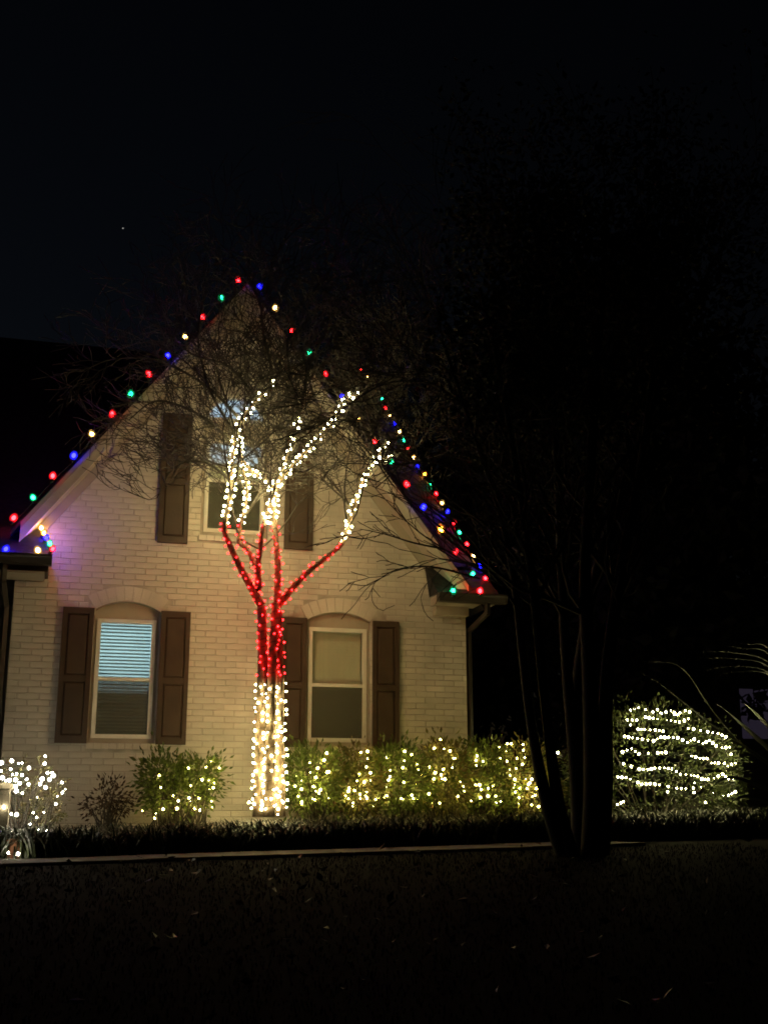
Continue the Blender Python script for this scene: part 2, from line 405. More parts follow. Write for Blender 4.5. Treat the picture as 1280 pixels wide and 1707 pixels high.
def shutter(x0, x1, z0, z1):
    s = MB(); Y0, Y1 = -.048, -.006; t = .055; zm = z0 + (z1 - z0) * .47
    s.box(x0, x0+t, Y0, Y1, z0, z1); s.box(x1-t, x1, Y0, Y1, z0, z1)
    for a, b in ((z0, z0+.085), (zm-.035, zm+.035), (z1-.075, z1)): s.box(x0+t, x1-t, Y0, Y1, a, b)
    sh = s.build('shutter', 'shutter', house)
    for a, b in ((z0+.085, zm-.035), (zm+.035, z1-.075)):
        p = MB(); p.box(x0+t, x1-t, Y0+.024, Y1, a, b); q = .028
        p.add([(x0+t+.008, Y0+.024, a+.008), (x1-t-.008, Y0+.024, a+.008), (x1-t-.008, Y0+.024, b-.008), (x0+t+.008, Y0+.024, b-.008),
               (x0+t+q, Y0+.010, a+q), (x1-t-q, Y0+.010, a+q), (x1-t-q, Y0+.010, b-q), (x0+t+q, Y0+.010, b-q)],
              [(4,5,6,7), (0,1,5,4), (1,2,6,5), (2,3,7,6), (3,0,4,7)])
        p.build('panel', 'shutter', sh)
for a in ((-.035, .34, 1.24, 2.885), (1.155, 1.52, 1.24, 2.885), (2.675, 3.01, 1.235, 2.875), (3.885, 4.24, 1.235, 2.875),
          (1.06, 1.44, 3.765, 5.50), (2.69, 3.07, 3.775, 5.50)): shutter(*a)

# roofs
YB, YF = 4.7, -.36
def slab(xa, za, xb, zb, y0, y1, t):
    return MB().hexa([(xa, y0, za-t), (xb, y0, zb-t), (xb, y1, zb-t), (xa, y1, za-t)], [(xa, y0, za), (xb, y0, zb), (xb, y1, zb), (xa, y1, za)])
XLE, XRE = -.70, 5.32
zl = lambda x: APEX - PI_ * abs(x - XC)
rf = slab(XLE, zl(XLE), XC, APEX, YF, YB, .06); rf.add(*[(s_.v, s_.f) for s_ in [slab(XC, APEX, XRE, zl(XRE), YF, YB, .06)]][0])
# main roof: ridge along X at Y 6.5
RY, RZ, MP = 6.5, 8.93, .83
mz = lambda y: RZ - MP * abs(y - RY)
def mslab(x0, x1, y0, y1, t=.08):
    return MB().hexa([(x0, y0, mz(y0)-t), (x1, y0, mz(y0)-t), (x1, y1, mz(y1)-t), (x0, y1, mz(y1)-t)], [(x0, y0, mz(y0)), (x1, y0, mz(y0)), (x1, y1, mz(y1)), (x0, y1, mz(y1))])
for s_ in (mslab(-9.4, 5.40, .35, RY), mslab(-9.4, 5.40, RY, 12.9), mslab(-9.4, -.72, -.30, .35), mslab(5.335, 5.40, -.36, .35)): rf.add(s_.v, s_.f)
roof = rf.build('roof', 'shingle', house)
tv = 1 / math.sqrt(1 + PI_**2)
def along(x0, x1, d0, d1, y0, y1):                      # board following the rake, d0..d1 below the roof plane (vertical)
    return MB().hexa([(x0, y0, zl(x0)-d1), (x1, y0, zl(x1)-d1), (x1, y1, zl(x1)-d1), (x0, y1, zl(x0)-d1)],
                     [(x0, y0, zl(x0)-d0), (x1, y0, zl(x1)-d0), (x1, y1, zl(x1)-d0), (x0, y1, zl(x0)-d0)])
for x0, x1 in ((-.60, XC-.001), (XC+.001, 5.10)):
    along(x0, x1, .062, .27, YF+.012, YF+.045).build('rake_board', 'trim_light', roof)
    along(x0, x1, .03, .11, YF-.008, YF+.010).build('shingle_mould', 'trim', roof)
    along(x0, x1, .225, .255, YF+.047, -.004).build('soffit', 'trim', roof)
    a, b = (max(x0, XL), x1) if x0 < XC - .5 else (x0, min(x1, XR))
    along(a, b, .257, .43, -.034, -.006).build('frieze_board', 'trim', roof)
# eave returns with gutters at both ends
def gutter(x0, x1, y, z, end):
    g = MB(); P = [(y, z), (y+.10, z), (y+.10, z+.115), (y+.088, z+.115), (y+.088, z+.012), (y+.012, z+.012), (y-.03, z+.105), (y-.045, z+.115), (y-.045, z+.09), (y-.028, z+.07)]
    v = [(x0, a, b) for a, b in P] + [(x1, a, b) for a, b in P]; n = len(P)
    g.add(v, [(i, i+n, (i+1) % n + n, (i+1) % n) for i in range(n)]); g.box(x0, x0+.004, y-.03, y+.1, z, z+.11); g.box(x1-.004, x1, y-.03, y+.1, z, z+.11)
    return g.build('gutter', 'gutter', roof)
# left return
gl = -.52
MB().add([(-2.2, gl, 3.43), (-.215, gl, 3.43), (-.36, -.04, 3.84), (-2.2, -.04, 3.84), (-.215, -.04, 3.43)], [(0,1,2,3), (1,4,2)]).build('return_roof', 'shingle', roof)
MB().box(-2.2, -.24, gl+.06, -.035, 3.22, 3.425).build('return_box', 'gutter', roof)
MB().box(-2.2, -.28, gl+.02, -.035, 3.19, 3.218).build('return_soffit', 'trim', roof)
gutter(-2.2, -.20, gl-.06, 3.29, 1)
# right return
MB().add([(4.66, -.42, 3.22), (5.52, -.42, 3.22), (5.40, -.04, 3.62), (4.60, -.04, 3.62), (4.66, -.04, 3.22), (5.52, -.04, 3.22)], [(0,1,2,3), (0,3,4), (1,5,2)]).build('return_roof', 'shingle', roof)
MB().box(4.68, 5.46, -.36, -.036, 3.10, 3.215).build('return_box', 'trim', roof)
MB().box(4.72, XR-.005, -.14, -.006, 2.98, 3.098).build('return_frieze', 'trim', roof)
gutter(4.66, 5.60, -.46, 3.105, 1)
def spout(P, name='downspout'):
    m = MB(); w, d = .035, .028
    for i in range(len(P)-1):
        a, b = Vector(P[i]), Vector(P[i+1])
        m.tube([a - (b-a).normalized()*.01, b + (b-a).normalized()*.01], .04, 4)
    return m.build(name, 'gutter', house)
spout([(5.34, -.41, 3.10), (5.34, -.41, 2.98), (5.235, .05, 2.80), (5.235, .05, .15)])
spout([(-.74, -.50, 3.28), (-.74, -.50, 3.08), (-.705, -.06, 2.85), (-.705, -.06, .05)])

# rooms behind the lit windows
def room(name, x0, x1, y0, y1, z0, z1, label):
    v = MB().box(x0, x1, y0, y1, z0, z1); v.f = [f for i, f in enumerate(v.f) if i != 2]
    v.f = [tuple(reversed(f)) for f in v.f]
    return v.build(name, 'room', house)
room('interior_room', -.4, 2.0, .185, 2.6, .9, 3.3, '')
room('interior_room', 2.6, 4.6, .185, 2.4, .9, 3.3, '')
room('interior_room', .9, 3.2, .20, 2.4, 3.6, 6.0, '')
MB().box(-.3, 1.9, .75, 1.10, .91, 1.93).build('cabinet', 'dark_wood', None, label='dark cabinet inside behind the lower half of the left window', cat='cabinet')
MB().box(.0, 1.6, .9, 2.2, 3.22, 3.26).build('lamp_panel', 'cyan_lamp', None, label='glowing cyan ceiling lamp behind the blinds of the left window', cat='lamp')
MB().box(1.3, 2.8, 1.3, 1.34, 5.0, 5.8).build('lamp_panel', 'cool_lamp', None, label='cool white lamp glowing behind the upper gable window', cat='lamp')

# ------------------------------------------------------------------ lights on strings
def bulb_mesh(name, m, long=1.0, core=None):
    v = []; f = []; n = 8; prof = [(-1.0, .35), (-.55, .86), (0, 1.0), (.5, .80), (.9, .38)]
    for z_, r_ in prof:
        for j in range(n): v.append((r_*math.cos(2*math.pi*j/n), r_*math.sin(2*math.pi*j/n), z_*long))
    for i in range(len(prof)-1):
        for j in range(n): f.append((i*n+j, i*n+(j+1) % n, (i+1)*n+(j+1) % n, (i+1)*n+j))
    f.append(tuple(range(n-1, -1, -1))); f.append(tuple((len(prof)-1)*n+j for j in range(n)))
    nf = len(f)
    if core:
        k = len(v); f += [tuple(i + k for i in q) for q in f]; v += [(a*.56, b*.56, c*.56) for a, b, c in v]
    me = bpy.data.meshes.new(name); me.from_pydata(v, [], f); me.update(); me.materials.append(MATS[m])
    if core:
        me.materials.append(MATS[core])
        for i in range(nf, len(f)): me.polygons[i].material_index = 1
    return me
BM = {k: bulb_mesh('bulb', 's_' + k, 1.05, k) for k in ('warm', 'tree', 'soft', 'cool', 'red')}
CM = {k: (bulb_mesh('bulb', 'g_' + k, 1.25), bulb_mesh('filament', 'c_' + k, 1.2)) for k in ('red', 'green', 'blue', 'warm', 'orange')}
sk = MB().tube([(0, 0, -1.75), (0, 0, -1.0)], [.5, .5], 8)
SOCK = bpy.data.meshes.new('socket'); SOCK.from_pydata(sk.v, [], sk.f); SOCK.update(); SOCK.materials.append(MATS['wire'])
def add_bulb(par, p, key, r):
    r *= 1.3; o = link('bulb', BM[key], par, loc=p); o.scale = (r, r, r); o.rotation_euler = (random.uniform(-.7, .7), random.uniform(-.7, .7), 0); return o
def wire_of(par, pts, rad=.004):
    if len(pts) > 1: MB().tube(pts, rad, 4).build('wire', 'wire', par)
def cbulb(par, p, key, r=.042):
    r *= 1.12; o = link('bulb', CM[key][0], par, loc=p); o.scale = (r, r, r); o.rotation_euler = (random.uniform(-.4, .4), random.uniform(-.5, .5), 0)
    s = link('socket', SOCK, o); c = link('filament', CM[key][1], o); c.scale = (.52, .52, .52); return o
LEFT = [(23,863,'red'),(55,829,'green'),(88,793,'red'),(123,759,'blue'),(153,723,'warm'),(187,690,'red'),(218,657,'green'),(248,623,'red'),
        (280,592,'blue'),(309,560,'warm'),(338,528,'red'),(369,496,'green'),(397,466,'red')]
RIGHT = [(433,477,'blue'),(459,513,'warm'),(487,551,'red'),(515,587,'green'),(543,623,'red'),(570,661,'blue'),(598,699,'warm'),(625,735,'red'),
         (653,770,'green'),(678,807,'red'),(706,845,'blue'),(735,882,'orange'),(760,920,'red'),(788,957,'green')]
st = thing('roof_string_lights', at(23, 863, YF), 'coloured bulb string climbing the left rake of the gable', 'string lights', 'bulb strings on the roof edges')
pts = []
for u, v, c in LEFT: p = at(u, v, YF - .01); cbulb(st, p, c, random.uniform(.038, .046)); pts.append(p - Vector((0, -.02, .065)))
wire_of(st, pts, .005)
st = thing('roof_string_lights', at(433, 477, YF), 'coloured bulb string running down the right rake of the gable', 'string lights', 'bulb strings on the roof edges')
pts = []
for u, v, c in RIGHT: p = at(u, v, YF - .01); cbulb(st, p, c, .056 if c == 'orange' else random.uniform(.034, .044)); pts.append(p - Vector((0, -.02, .065)))
wire_of(st, pts, .005)
ROW2 = [(602,616,'red'),(612,629,'warm'),(624,650,'warm'),(637,665,'green'),(642,680,'red'),(650,692,'warm'),(658,706,'blue'),(666,719,'warm'),(673,733,'green'),
        (681,748,'red'),(690,762,'warm'),(697,777,'blue'),(708,790,'orange'),(718,805,'green'),(727,823,'red'),(737,838,'warm'),(746,853,'blue'),
        (757,871,'red'),(766,887,'green'),(778,907,'red'),(789,926,'warm'),(800,943,'blue'),(809,964,'red')]
st = thing('roof_string_lights', atX(809, 964, 5.40), 'closely spaced coloured bulbs up the far right roof edge', 'string lights', 'bulb strings on the roof edges')
pts = []
for u, v, c in ROW2: p = atX(u, v, 5.41); cbulb(st, p, c, .036); pts.append(p - Vector((.01, 0, .065)))
wire_of(st, pts, .005)
st = thing('roof_string_lights', at(10, 915, gl), 'coloured bulbs around the small eave at the left edge', 'string lights', 'bulb strings on the roof edges')
pts = []
for k, (u, v, c) in enumerate([(10,915,'blue'),(63,917,'warm'),(88,915,'red'),(83,906,'green'),(77,896,'blue'),(73,888,'orange'),(69,880,'warm')]):
    p = at(u, v, gl - .07 if k < 2 else gl + .02 + .09 * (k - 2)); cbulb(st, p, c, .042 if k < 2 else .036); pts.append(p - Vector((0, -.02, .065)))
wire_of(st, pts, .005)
st = thing('roof_string_lights', at(755, 985, -.5), 'pair of bulbs on the right eave, green and red', 'string lights', 'bulb strings on the roof edges')
pts = []
for u, v, c in ((755,985,'green'),(800,985,'red')): p = at(u, v, -.48); cbulb(st, p, c, .046); pts.append(p - Vector((0, -.02, .065)))
wire_of(st, pts, .005)

# ------------------------------------------------------------------ the lit tree
def grow(mb, p, d, Ln, r, lvl, kids, spread, upb, ymin, ymax, tips=None, seg=5, sides=3):
    P = [p.copy()]; rad = [r]; d = d.normalized(); q = p.copy()
    for i in range(seg):
        d = (d + Vector((random.gauss(0, .17), random.gauss(0, .17), random.gauss(0, .15) + upb))).normalized()
        q = q + d * (Ln / seg)
        if q.z < 4.3 and p.y > -3.3: d.z = abs(d.z) * .8 + .15
        if q.y > ymax: q.y = ymax; d.y = -abs(d.y)
        if q.y < ymin: q.y = ymin; d.y = abs(d.y)
        P.append(q.copy()); rad.append(max(.0042, r * (1 - .72 * (i + 1) / seg)))
    mb.tube(P, rad, sides if r < .012 else 5, False)
    if tips is not None and lvl <= 0: tips.append((P[-1], d.copy())); tips.append((P[-3], d.copy()))
    if lvl > 0:
        for k in range(kids[lvl]):
            i = random.randint(1, seg); t = (P[i] - P[i-1]).normalized()
            a = Vector((random.gauss(0, 1), random.gauss(0, 1), random.gauss(0, .7))); a = (a - t * a.dot(t)).normalized()
            grow(mb, P[i], t * math.cos(spread) + a * math.sin(spread), Ln * random.uniform(.45, .75), rad[i] * .62, lvl - 1, kids, spread * random.uniform(.8, 1.25), upb, ymin, ymax, tips, seg if lvl > 1 else 4, sides)
YT = -1.45
def limb_pts(L_): return [at(u, v, YT + dy) for u, v, dy, _ in L_], [r for *_, r in L_]
TR = {
 'trunk_l': [(432,1362,0,.075),(435,1230,0,.066),(438,1110,.02,.060),(436,1010,.03,.050)],
 'trunk_m': [(449,1362,-.11,.070),(451,1230,-.09,.060),(454,1110,-.05,.055),(460,1005,-.02,.045)],
 'trunk_r': [(466,1362,.05,.072),(465,1230,.05,.060),(465,1110,.03,.054),(464,1020,0,.044)],
}
LM = {
 'a': [(436,1010,.03,.050),(421,984,.02,.044),(400,945,-.05,.038),(384,910,-.12,.034),(374,878,-.15,.030),(384,830,-.2,.026),(386,780,-.22,.022),(393,725,-.25,.018),(402,700,-.25,.014),(430,665,-.3,.010),(458,635,-.3,.007)],
 'b': [(430,985,.03,.040),(430,955,.05,.034),(422,935,.08,.030),(412,915,.12,.027),(399,905,.15,.025),(399,890,.15,.022),(404,862,.16,.019),(412,820,.2,.016),(402,765,.25,.014),(398,715,.3,.010)],
 'c': [(432,980,-.02,.036),(430,945,-.08,.032),(434,915,-.12,.028),(438,880,-.15,.024),(450,840,-.15,.021),(462,800,-.2,.018),(478,765,-.25,.015),(486,735,-.3,.012),(500,690,-.3,.009)],
 'd': [(462,1010,0,.042),(463,945,.05,.036),(459,885,.08,.031),(456,830,.1,.027),(448,800,.1,.022),(425,790,.12,.018),(404,765,.1,.015),(398,740,.05,.012)],
 'e': [(456,835,.1,.024),(468,800,.1,.021),(488,775,.08,.018),(520,742,.05,.015),(548,712,0,.013),(566,682,0,.011),(575,662,0,.009),(603,658,0,.007)],
 'f': [(464,1010,0,.044),(484,985,-.03,.036),(512,955,-.08,.031),(545,928,-.12,.027),(570,907,-.15,.024),(580,880,-.18,.022),(588,848,-.2,.020),(601,812,-.22,.017),(618,778,-.25,.014),(640,764,-.28,.011),(658,760,-.3,.008)],
 'g': [(618,778,-.25,.012),(636,748,-.22,.009),(650,732,-.2,.006)],
}
tree = thing('crape_myrtle_tree', at(450, 1362, YT), 'bare multi-trunk tree wrapped in white and red lights before the house', 'tree')
def curve(P, rad, n=5):                                  # smooth a polyline
    Q, rr = [], []
    for i in range(len(P)-1):
        p0, p1, p2, p3 = P[max(i-1,0)], P[i], P[i+1], P[min(i+2, len(P)-1)]
        for k in range(n):
            t = k / n
            Q.append(.5*((2*p1) + (p2-p0)*t + (2*p0-5*p1+4*p2-p3)*t*t + (3*p1-p0-3*p2+p3)*t**3)); rr.append(rad[i]*(1-t) + rad[i+1]*t)
    Q.append(P[-1]); rr.append(rad[-1]); return Q, rr
PATH = {}
for k, v in TR.items():
    P, rr = curve(*limb_pts(v)); PATH[k] = (P, rr)
    MB().tube(P, [a*(1+random.uniform(-.05,.05)) for a in rr], 9).build('trunk', 'bark', tree, True)
for k, v in LM.items():
    P, rr = curve(*limb_pts(v)); PATH[k] = (P, rr)
    MB().tube(P, rr, 8).build('limb', 'bark', tree, True)
tw = MB(); KIDS = {4: 4, 3: 5, 2: 4, 1: 3}
starts = []
for k, (P, rr) in PATH.items():
    if k.startswith('trunk'): continue
    n = len(P)
    for i in range(int(n*.5), n, 5 if k in 'aef' else 6):
        starts.append((P[i], (P[min(i+2, n-1)] - P[max(i-2, 0)]).normalized(), rr[i]))
for p, t, r in starts:
    for _ in range(2):
        a = Vector((random.gauss(0, 1), random.gauss(0, .6) - .15, random.gauss(.25, .6))).normalized()
        grow(tw, p, (t * .7 + a).normalized(), random.uniform(.8, 1.5), min(.015, r*.75), 3, KIDS, .62, .03, -3.1, -.48)
# reaching branches seen left of the gable, above it and over the right window
for path, ln in (([(402,700,-.2),(340,640,-.35),(260,600,-.5),(190,598,-.6),(150,612,-.7)], .7), ([(390,740,-.2),(330,690,-.4),(262,668,-.5),(215,700,-.55)], .6),
          ([(458,635,-.3),(440,560,-.4),(432,500,-.45),(400,440,-.5),(360,400,-.55)], .9), ([(500,690,-.3),(520,600,-.4),(560,520,-.45),(600,430,-.5)], .9),
          ([(384,800,-.2),(340,770,-.35),(290,780,-.5),(262,830,-.6)], .5), ([(603,658,0),(640,600,-.1),(660,520,-.2),(680,440,-.3)], .9),
          ([(430,665,-.3),(380,610,-.4),(320,590,-.45),(270,545,-.5)], .8), ([(486,735,-.3),(540,690,-.6),(600,700,-.8),(660,720,-.9)], .6),
          ([(575,662,0),(600,600,.1),(640,560,.1),(700,540,.1),(740,500,0)], .8), ([(603,658,0),(650,640,0),(700,620,0),(760,640,-.1)], .8), ([(500,690,-.3),(480,600,-.3),(490,520,-.3),(540,470,-.3),(560,420,-.3)], .9), ([(566,682,0),(560,610,.1),(590,540,.2),(610,480,.2)], .8), ([(548,712,0),(520,650,.2),(510,580,.2),(540,520,.3)], .7),
          ([(393,725,-.25),(350,650,-.5),(330,560,-.6),(345,480,-.7)], .8), ([(658,760,-.3),(700,740,-.5),(740,700,-.6),(770,640,-.8)], .7)):
    P, rr = curve([at(u, v, YT + dy) for u, v, dy in path], list(np.linspace(.021, .006, len(path))))
    tw.tube(P, rr, 5, False)
    for i in range(3, len(P), 1):
        t = (P[i] - P[i-1]).normalized()
        a = Vector((random.gauss(0, 1), random.gauss(0, .6), random.gauss(0, .8))); a = (a - t * a.dot(t)).normalized()
        grow(tw, P[i], t*.7 + a*.7, ln * random.uniform(.5, 1.1), rr[i]*.6, 2, KIDS, .65, .0, -3.1, -.48)
tw.build('twigs', 'twig', tree, kind='stuff')

def wrap(par, key, path, pred, mkey, rmin, rmax, spacing=.035, pitch=.055, ph=0):
    """helical string round a limb; bulbs every `spacing` metres of cable"""
    P, rr = PATH[path]; s = 0; wp = []; acc = random.uniform(0, spacing); prev = None; n = 0
    ang = ph
    for i in range(len(P)-1):
        a, b = P[i], P[i+1]; ln = (b-a).length; t = (b-a).normalized(); st_ = max(1, int(ln / .008))
        u = t.cross(Vector((0, 1, 0))).normalized(); w = t.cross(u)
        for k in range(st_):
            c = a.lerp(b, k/st_); r = rr[i]*(1-k/st_) + rr[i+1]*k/st_
            v_px = to_px(c)
            if not pred(*v_px): prev = None; continue
            ang += (ln/st_) / pitch * 2*math.pi
            q = c + (u*math.cos(ang) + w*math.sin(ang)) * (r + .006)
            if prev is not None: acc += (q - prev).length
            prev = q; wp.append(q)
            if acc > spacing:
                acc -= spacing * random.uniform(.85, 1.15)
                o = (u*math.cos(ang) + w*math.sin(ang)); rb = random.uniform(rmin, rmax)
                add_bulb(par, c + o * (r + rb * .8 + random.uniform(.004, .02)) + t * random.uniform(-.02, .02), mkey, rb); n += 1
    wire_of(par, wp[::2], .0035); return n
def to_px(p):
    q = Vector(p) - CAM; z_ = q.dot(fw); return CX + F*q.dot(rt)/z_, CY - F*q.dot(upv)/z_
GT = 'light strings wound round the tree'
N = {}
s1 = thing('wrapped_string_lights', at(450, 1340, YT), 'white light string around the lower trunks of the bare tree', 'string lights', GT)
for k, ph in (('trunk_l', 0), ('trunk_m', 2), ('trunk_r', 4)): N[k] = wrap(s1, 0, k, lambda u, v: 1138 < v < 1358, 'soft', .007, .018, .098, .092, ph)
for u, v in ((415,1338),(424,1341),(437,1342),(452,1332),(466,1328),(472,1338)): add_bulb(s1, at(u, v, YT - .25), 'soft', random.uniform(.013, .019))
s2 = thing('wrapped_string_lights', at(450, 1130, YT), 'red light string around the middle of the bare tree', 'string lights', GT)
red_ok = lambda u, v: (v < 1132) and ((v > 872 and u < 480) or (u >= 480 and v > 906))
for k, ph in (('trunk_l', 1), ('trunk_m', 3), ('trunk_r', 5), ('a', 0), ('b', 2), ('c', 1), ('d', 4), ('f', 3)):
    N['r'+k] = wrap(s2, 0, k, red_ok, 'red', .007, .0135, .135 if k[0] == 't' else .108, .09, ph)
s3 = thing('wrapped_string_lights', at(455, 870, YT), 'white light string around the upper limbs of the bare tree', 'string lights', GT)
up_ok = lambda u, v: (v < 872 and u < 560) or (u >= 480 and v < 906)
for k, ph in (('a', 0), ('b', 2), ('c', 1), ('d', 4), ('e', 0), ('f', 3), ('g', 0)):
    N['u'+k] = wrap(s3, 0, k, up_ok, 'tree', .008, .020, .074, .075, ph)
print('tree bulbs', N)

# ------------------------------------------------------------------ shrubs
def ray_ell(u, v, c, r, depth=0):
    """point on the camera side of an ellipsoid along a line of sight; else nearest point on it"""
    d = ray(u, v).normalized(); q = Vector([(CAM[i]-c[i])/r[i] for i in range(3)]); e = Vector([d[i]/r[i] for i in range(3)])
    A, B, C_ = e.dot(e), 2*q.dot(e), q.dot(q) - 1; D = B*B - 4*A*C_
    t = (-B - math.sqrt(D)) / (2*A) if D > 0 else -B / (2*A)
    return CAM + d * (t + depth)
def shrub(name, label, blobs, m, nleaf, size, stems=9, aspect=.42, group=None, shell=.55, twiggy=0):
    c0 = blobs[0][0]; base = Vector((c0[0], c0[1], gz(c0[0], c0[1])))
    sh = thing(name, base, label, 'shrub', group)
    sb = MB(); cs = []; ds = []
    for c, r in blobs:
        nb = int(nleaf / len(blobs)); cl = max(10, nb // 14)
        pr = rng.normal(size=(cl, 3)); pr /= np.linalg.norm(pr, axis=1)[:, None]
        pr *= (rng.uniform(shell, 1.06, cl) ** (1/1.6))[:, None] * rng.uniform(.86, 1.1, cl)[:, None]
        pr[:, 2] = np.where(rng.uniform(size=cl) < .35, -np.abs(pr[:, 2]), pr[:, 2]); lowm = pr[:, 2] < -.2; pr[lowm, :2] *= 1.12
        cc = np.array(c) + pr * np.array(r)
        k = rng.integers(0, cl, nb); off = rng.normal(size=(nb, 3)) * size * .85
        q = cc[k] + off; keep = q[:, 2] > base.z + .03
        keep &= q[:, 1] < -.03
        cs.append(q[keep]); dd = pr[k] + np.array([0, 0, .3]); ds.append((dd + off / size * .5)[keep])
        for i in range(min(cl, 22 + stems)):
            e = Vector(cc[i]); b0 = base + Vector((random.gauss(0, .06), random.gauss(0, .05), 0)) + Vector((c[0]-c0[0], c[1]-c0[1], 0)) * .7
            mid = b0.lerp(e, .5) + Vector((0, 0, .08)); 
            sb.tube([b0, mid, e], [.011, .007, .003], 4, False)
    sb.build('stems', 'twig', sh, kind='stuff')
    leaves(np.concatenate(cs), size, m, 'foliage', sh, aspect, np.concatenate(ds), .1, kind='stuff')
    return sh
def hang(label, pix, blobs, key, rmin, rmax, group='light strings on the shrubs', jit=.05):
    st = thing('shrub_string_lights', blobs[0][0], label, 'string lights', group); pts = []
    for u, v in pix:
        best = min(blobs, key=lambda b: ((u - to_px(b[0])[0]) / b[1][0])**2 + ((v - to_px(b[0])[1]) / b[1][2])**2)
        p = ray_ell(u, v, Vector(best[0]), Vector(best[1]), random.uniform(-.03, jit)); p.y = min(p.y, -.06)
        add_bulb(st, p, key, random.uniform(rmin, rmax)); pts.append(p + Vector((0, .03, -.015)))
    wire_of(st, pts[:1] + [q for a, b in zip(pts, pts[1:]) for q in (((a+b)/2) + Vector((0, .05, -.03)), b)], .003)
    return st
def blob(u, v, Y, ru, rv, ry):
    p = at(u, v, Y); s = (p - CAM).dot(fw) / F; return ((p.x, p.y, p.z), (ru*s, ry, rv*s))
# round camellia-like shrub left of the tree
B1 = [blob(302, 1314, -.75, 60, 44, .40), blob(272, 1290, -.70, 34, 30, .30), blob(338, 1290, -.72, 30, 28, .28)]
shrub('leafy_shrub', 'rounded green leafy shrub left of the wrapped tree', B1, 'leaf_green', 2500, .078)
pix = [(937,133),(916,158),(975,162),(708,195),(715,248),(898,215),(930,220),(952,230),(948,250),(770,285),(793,308),(842,295),(885,297),(930,255),(940,310),(868,340),(890,350),(945,335),(725,345),(634,353),(690,363),(787,342),(690,385),(838,162),(850,240),(845,310)]
hang('white light string on the rounded shrub left of the tree', [(a/2.667, 1220+b/2.667) for a, b in pix], B1, 'warm', .008, .019, jit=.16)
# hedge row to the right of the tree
HB = [('small', [blob(522, 1300, -.72, 56, 50, .40)], 'leafy green hedge shrub beside the wrapped tree', 'leaf_green'),
      ('b', [blob(592, 1298, -.70, 56, 52, .42)], 'olive hedge shrub below the right window', 'leaf_olive'),
      ('c', [blob(662, 1298, -.70, 56, 50, .42)], 'hedge shrub below the right shutter of the right window', 'leaf_green'),
      ('d', [blob(738, 1292, -.66, 56, 56, .44)], 'taller reddish olive hedge shrub before the house corner', 'leaf_olive'),
      ('e', [blob(806, 1298, -.60, 56, 54, .42)], 'hedge shrub just right of the house corner', 'leaf_green'),
      ('f', [blob(868, 1296, -.62, 56, 56, .42)], 'last hedge shrub, half hidden by the dark trunks', 'leaf_olive')]
for _, b, lab, m in HB: shrub('hedge_shrub', lab, b, m, 2400, .080, group='hedge shrubs right of the tree')
pix = [(390,322),(380,350),(323,360),(355,382),(271,411),(347,418),(393,397),(265,453),(291,522),(365,467),(402,500),(290,464),(551,315),(551,344),(547,377),(563,400),(519,405),(510,432),(540,440),(500,470),(521,485),(548,473),(548,500),(465,490),(458,505),(445,518),(427,527),(574,530),(525,500),(640,390),(640,415),(625,457),(627,493),(628,530),(698,315),(725,328),(697,352),(752,388),(763,410),(797,377),(740,445),(727,418),(760,478),(812,427),(815,303),(840,268),(853,305),(877,313),(850,386),(886,379),(857,425),(842,408),(892,342),(918,435),(933,472),(930,508),(961,510),(997,497),(980,350),(1000,466),(1028,461),(1050,447),(1072,298),(1104,285),(1120,285),(1166,288),(1100,316),(1140,342),(1167,310),(1075,342),(1102,354),(1172,340),(1112,388),(1115,410),(1163,366),(1130,460),(1175,423),(1181,461),(1167,491),(1150,520),(1227,533)]
pix = [(380+a/2.37, 1120+b/2.37) for a, b in pix]
hb = [b for _, bb, _, _ in HB for b in bb]
pix += [(random.uniform(492, 895), random.triangular(1250, 1345, 1335)) for _ in range(75)]; pix.sort()
hang('white light string on the hedge left half, beside the tree', [p for p in pix if p[0] < 690], hb[:3], 'warm', .007, .0185, jit=.14)
hang('white light string on the hedge right half, near the corner', [p for p in pix if p[0] >= 690], hb[3:], 'warm', .007, .0185, jit=.14)
# round bush with net lights at the right
BB = [blob(1086, 1290, -.9, 146, 112, .95)]
shrub('round_bush', 'large dome shaped bush covered in rows of white lights', BB, 'leaf_deep', 9000, .06, 14, shell=.75)
pix = [(232,202),(292,180),(403,215),(437,198),(465,225),(540,207),(592,238),(568,236),(650,207),(682,215),(207,277),(280,277),(233,315),(346,255),(404,263),(472,278),(540,282),(608,294),(673,268),(290,348),(341,350),(421,354),(481,362),(671,342),(714,347),(820,366),(898,380),(960,406),(187,402),(248,412),(323,424),(407,436),(462,408),(523,410),(592,412),(666,447),(718,424),(784,457),(833,432),(886,474),(930,490),(985,484),(171,521),(240,495),(296,535),(440,527),(500,524),(700,550),(760,568),(815,572),(848,603),(902,605),(947,607),(975,625),(1030,605),(998,537),(178,611),(298,652),(365,655),(417,645),(491,642),(550,650),(612,690),(694,697),(745,708),(775,727),(824,730),(866,720),(934,690),(980,726),(1020,732),(137,712),(197,716),(262,740),(317,767),(382,762),(453,770),(585,797),(653,802),(768,789),(722,757),(515,824),(716,830),(803,905),(938,857),(978,850),(1030,825),(860,832),(133,921),(180,898)]
mids = [((p[0]+q[0])/2, (p[1]+q[1])/2) for p, q in zip(pix, pix[1:]) if 45 < q[0]-p[0] < 190 and abs(q[1]-p[1]) < 45]
pix = [(1000+a/4.571, 1140+b/4.571) for a, b in sorted(pix + mids, key=lambda t: (round(t[1] / 70), t[0]))] + [(952,1215),(955,1230),(954,1262),(950,1192),(987,1270),(930,1255),(965,1240),(1005,1210),(1010,1250),(975,1200),(1000,1290),(970,1300)]
hang('net of white lights in rows on the dome shaped bush', pix, BB, 'soft', .007, .0185, jit=.02)
